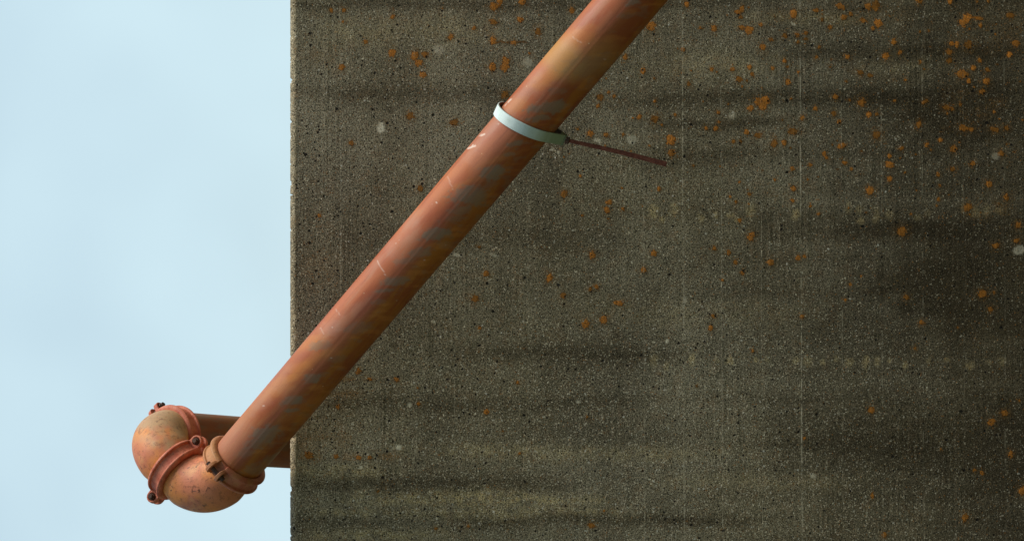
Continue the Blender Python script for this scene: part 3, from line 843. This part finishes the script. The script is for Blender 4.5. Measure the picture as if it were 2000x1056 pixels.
PROF = [(t * .84, r_ - max(0, r_ - .062) * .22) for t, r_ in [(-.0235, .0575), (-.0245, .066), (-.0225, .0705), (-.0185, .0745), (-.0140, .0745), (-.0120, .0680), (.0, .0672), (.0120, .0680), (.0140, .0745), (.0185, .0745), (.0225, .0705), (.0245, .066), (.0235, .0575)]]
def coupling(P, ax, ear_dir, mat, label, tanf=None, prof=PROF, eo=.0062, et=.0105):
    e0 = perp(ear_dir, ax); e1 = ax.cross(e0)
    bm = bmesh.new()
    gap = eo / .069
    ring_half(bm, P, ax, e0, e1, gap, math.pi - gap, prof)
    ring_half(bm, P, ax, e0, e1, math.pi + gap, 2 * math.pi - gap, prof)
    for s in (1, -1):
        rd = e0 * s; tg = e1 * s
        ear(bm, P, ax, rd, tg, eo, et, 0)
        ear(bm, P, ax, rd, -tg, eo, et, 0)
    # rubber-side lip closing the gap between the halves
    ring_half(bm, P, ax, e0, e1, -gap * 1.4, gap * 1.4, [(-.019, .0574), (-.019, .0640), (.019, .0640), (.019, .0574)], 6)
    ring_half(bm, P, ax, e0, e1, math.pi - gap * 1.4, math.pi + gap * 1.4, [(-.019, .0574), (-.019, .0640), (.019, .0640), (.019, .0574)], 6)
    bmesh.ops.recalc_face_normals(bm, faces=bm.faces)
    me = bpy.data.meshes.new('coupling'); bm.to_mesh(me); bm.free()
    me.polygons.foreach_set('use_smooth', [True] * len(me.polygons))
    me.set_sharp_from_angle(angle=R(38))
    co = np.array([tuple(v.co) for v in me.vertices])
    x, y = proj(co)
    set_attr(me, 'tan', tanf(x, y, co) if tanf else np.zeros(len(co)))
    o = place('coupling', me, mat, run, P, ax)
    o['label'] = label
    md = o.modifiers.new('bevel', 'BEVEL'); md.width = 0.0012; md.segments = 2; md.limit_method = 'ANGLE'; md.angle_limit = R(38)
    bpy.context.view_layer.update()
    for s in (1, -1):
        rd = e0 * s; tg = e1 * s
        c0 = P + rd * 0.0785
        bm = bmesh.new()
        cyl(bm, c0 - tg * .026, c0 + tg * .026, .0050, 16, ax)
        cyl(bm, c0 + tg * .0105, c0 + tg * .0195, .0074, 6, ax)
        cyl(bm, c0 - tg * .0205, c0 - tg * .0105, .0074, 6, ax)
        me = bpy.data.meshes.new('bolt'); bm.to_mesh(me); bm.free()
        b = place('bolt', me, MB, o, c0, tg)
        md = b.modifiers.new('bevel', 'BEVEL'); md.width = 0.0006; md.segments = 2
    return o

coupling(K1, d1, D(-.60, -.73, -.4), MCP, 'red coupling between the beige elbow and the pipe behind the wall')
coupling(K2, d2, D(.62, -.72, 0.05), MCP, 'salmon red coupling joining the two elbows')
def tan3(x, y, co):
    t = blob(x, y, 418, 880, 26, 32, .3, .6)
    return np.maximum(t * .9, .5 * sstep(.45, .6, fbm(x, y, 14, 14, 8)))
coupling(K3, d3, D(-.36, .12, .72), MCT, 'tan and pink coupling at the lower end of the long pipe', tan3, eo=.0105, et=.008)

# ---------------------------------------------------------------- strap round the pipe
S = on_axis_px(239)
clampE = empty('pipe_strap', S)
tag(clampE, 'pale green metal strap looped round the diagonal pipe, with a thin rusty bar', 'pipe strap')
nrm = D(.42, -.88, .30)
uu = perp(D(.92, .39, 0), nrm)
ww = nrm.cross(uu)
if ww.dot(camdir) < 0: ww = -ww
JU, JW = 0.083, -0.004
pts = []
for k in range(240):
    a = 2 * math.pi * k / 240
    dr = uu * math.cos(a) + ww * math.sin(a)
    rho = (PR + .0028) / math.sqrt(max(1e-6, 1 - dr.dot(d3) ** 2))
    rho2 = rho + 0.003 * max(0, -math.cos(a)) ** 2
    pts.append((rho2 * math.cos(a), rho2 * math.sin(a)))
print('strap ellipse u range', min(p[0] for p in pts), max(p[0] for p in pts))
umax = max(p[0] for p in pts)
JU = max(JU, umax + .012)
pts += [(JU, JW + .0035), (JU, JW - .0035)]
def hull(P):
    P = sorted(set(P))
    def half(Q):
        h = []
        for p in Q:
            while len(h) > 1 and (h[-1][0] - h[-2][0]) * (p[1] - h[-2][1]) - (h[-1][1] - h[-2][1]) * (p[0] - h[-2][0]) <= 0: h.pop()
            h.append(p)
        return h
    a = half(P); b = half(P[::-1])
    return a[:-1] + b[:-1]
H = hull(pts)                                     # counter-clockwise
# start at the lower joint point so the band runs joint - back... round - joint
i0 = min(range(len(H)), key=lambda i: -H[i][0] * 1000 + H[i][1] * -1000)
i0 = max(range(len(H)), key=lambda i: (round(H[i][0], 5), H[i][1]))
H = H[i0:] + H[:i0]
# resample evenly
Q = [H[0]]
for a, b in zip(H[:-1], H[1:]):
    L = math.hypot(b[0] - a[0], b[1] - a[1]); n = max(1, int(L / .004))
    for k in range(1, n + 1): Q.append((a[0] + (b[0] - a[0]) * k / n, a[1] + (b[1] - a[1]) * k / n))
def band():
    bm = bmesh.new(); rows = []; hw, th = 0.0118, 0.0024
    inner = []; stain = []
    n = len(Q)
    for i, (a, b) in enumerate(Q):
        p0 = Q[max(i - 1, 0)]; p1 = Q[min(i + 1, n - 1)]
        t = Vector((p1[0] - p0[0], p1[1] - p0[1])).normalized(); o2 = Vector((t.y, -t.x))
        row = []
        for (s, h) in ((-1, 0), (-.93, 1), (.93, 1), (1, 0)):
            q = S + uu * (a + o2.x * th * h) + ww * (b + o2.y * th * h) + nrm * hw * s
            row.append(bm.verts.new(q)); inner.append(1.0 if h == 0 and abs(s) == 1 else 0.0)
            stain.append(a)
        # a true inner face, a hair inside
        for s in (1, -1):
            q = S + uu * a + ww * b + nrm * hw * s * .985
            row.append(bm.verts.new(q)); inner.append(1.0); stain.append(a)
        rows.append(row)
    for i in range(n - 1):
        for j in range(6):
            k = (j + 1) % 6
            bm.faces.new((rows[i][j], rows[i + 1][j], rows[i + 1][k], rows[i][k]))
    bm.faces.new(rows[0]); bm.faces.new(rows[-1][::-1])
    bmesh.ops.recalc_face_normals(bm, faces=bm.faces)
    me = bpy.data.meshes.new('strap'); bm.to_mesh(me); bm.free()
    st = np.array(stain); inn = np.array(inner)
    nz = fbm(st * 900, inn * 3 + st * 50, 12, 3, 7)
    set_attr(me, 'stain', np.clip(sstep(-.035, .085, st + (nz - .5) * .05), 0, 1))
    set_attr(me, 'inner', inn * .9)
    me.polygons.foreach_set('use_smooth', [False] * len(me.polygons))
    place('strap', me, MS, clampE, S, nrm)
band()
J = S + uu * JU + ww * JW
EN = W(1302, 321, J.y - 0.03)
bd = (EN - J).normalized()
def prism(name, p0, p1, w0, w1, t0, t1, mat, parent, bev=.0012, nseg=1, wob=0.0):
    ax = (p1 - p0).normalized(); a = perp(nrm, ax); b = ax.cross(a)
    bm = bmesh.new(); prev = None
    rs = random.Random(3)
    for i in range(nseg + 1):
        t = i / nseg; p = p0.lerp(p1, t) + a * (wob * math.sin(t * 3.1) + rs.uniform(-1, 1) * wob * .06)
        w = (w0 + (w1 - w0) * t) / 2; h = (t0 + (t1 - t0) * t) / 2
        row = [bm.verts.new(p + a * sx * w + b * sy * h) for sx, sy in ((-1, -1), (1, -1), (1, 1), (-1, 1))]
        if prev:
            for k in range(4): bm.faces.new((prev[k], prev[(k + 1) % 4], row[(k + 1) % 4], row[k]))
        else: bm.faces.new(row[::-1])
        prev = row
    bm.faces.new(prev)
    bmesh.ops.recalc_face_normals(bm, faces=bm.faces)
    me = bpy.data.meshes.new(name); bm.to_mesh(me); bm.free()
    o = place(name, me, mat, parent, p0, ax)
    md = o.modifiers.new('bevel', 'BEVEL'); md.width = bev; md.segments = 2; md.limit_method = 'ANGLE'
    return o
prism('buckle', J - uu * .010, J + uu * .0045, .0245, .024, .015, .013, MG, clampE, .002)
prism('nut', J + bd * .005, J + bd * .013, .0135, .0135, .0115, .0115, MB, clampE, .0012)
prism('bar', J + bd * .012, EN, .0072, .0102, .0045, .0045, MR, clampE, .0009, 24, .0018)
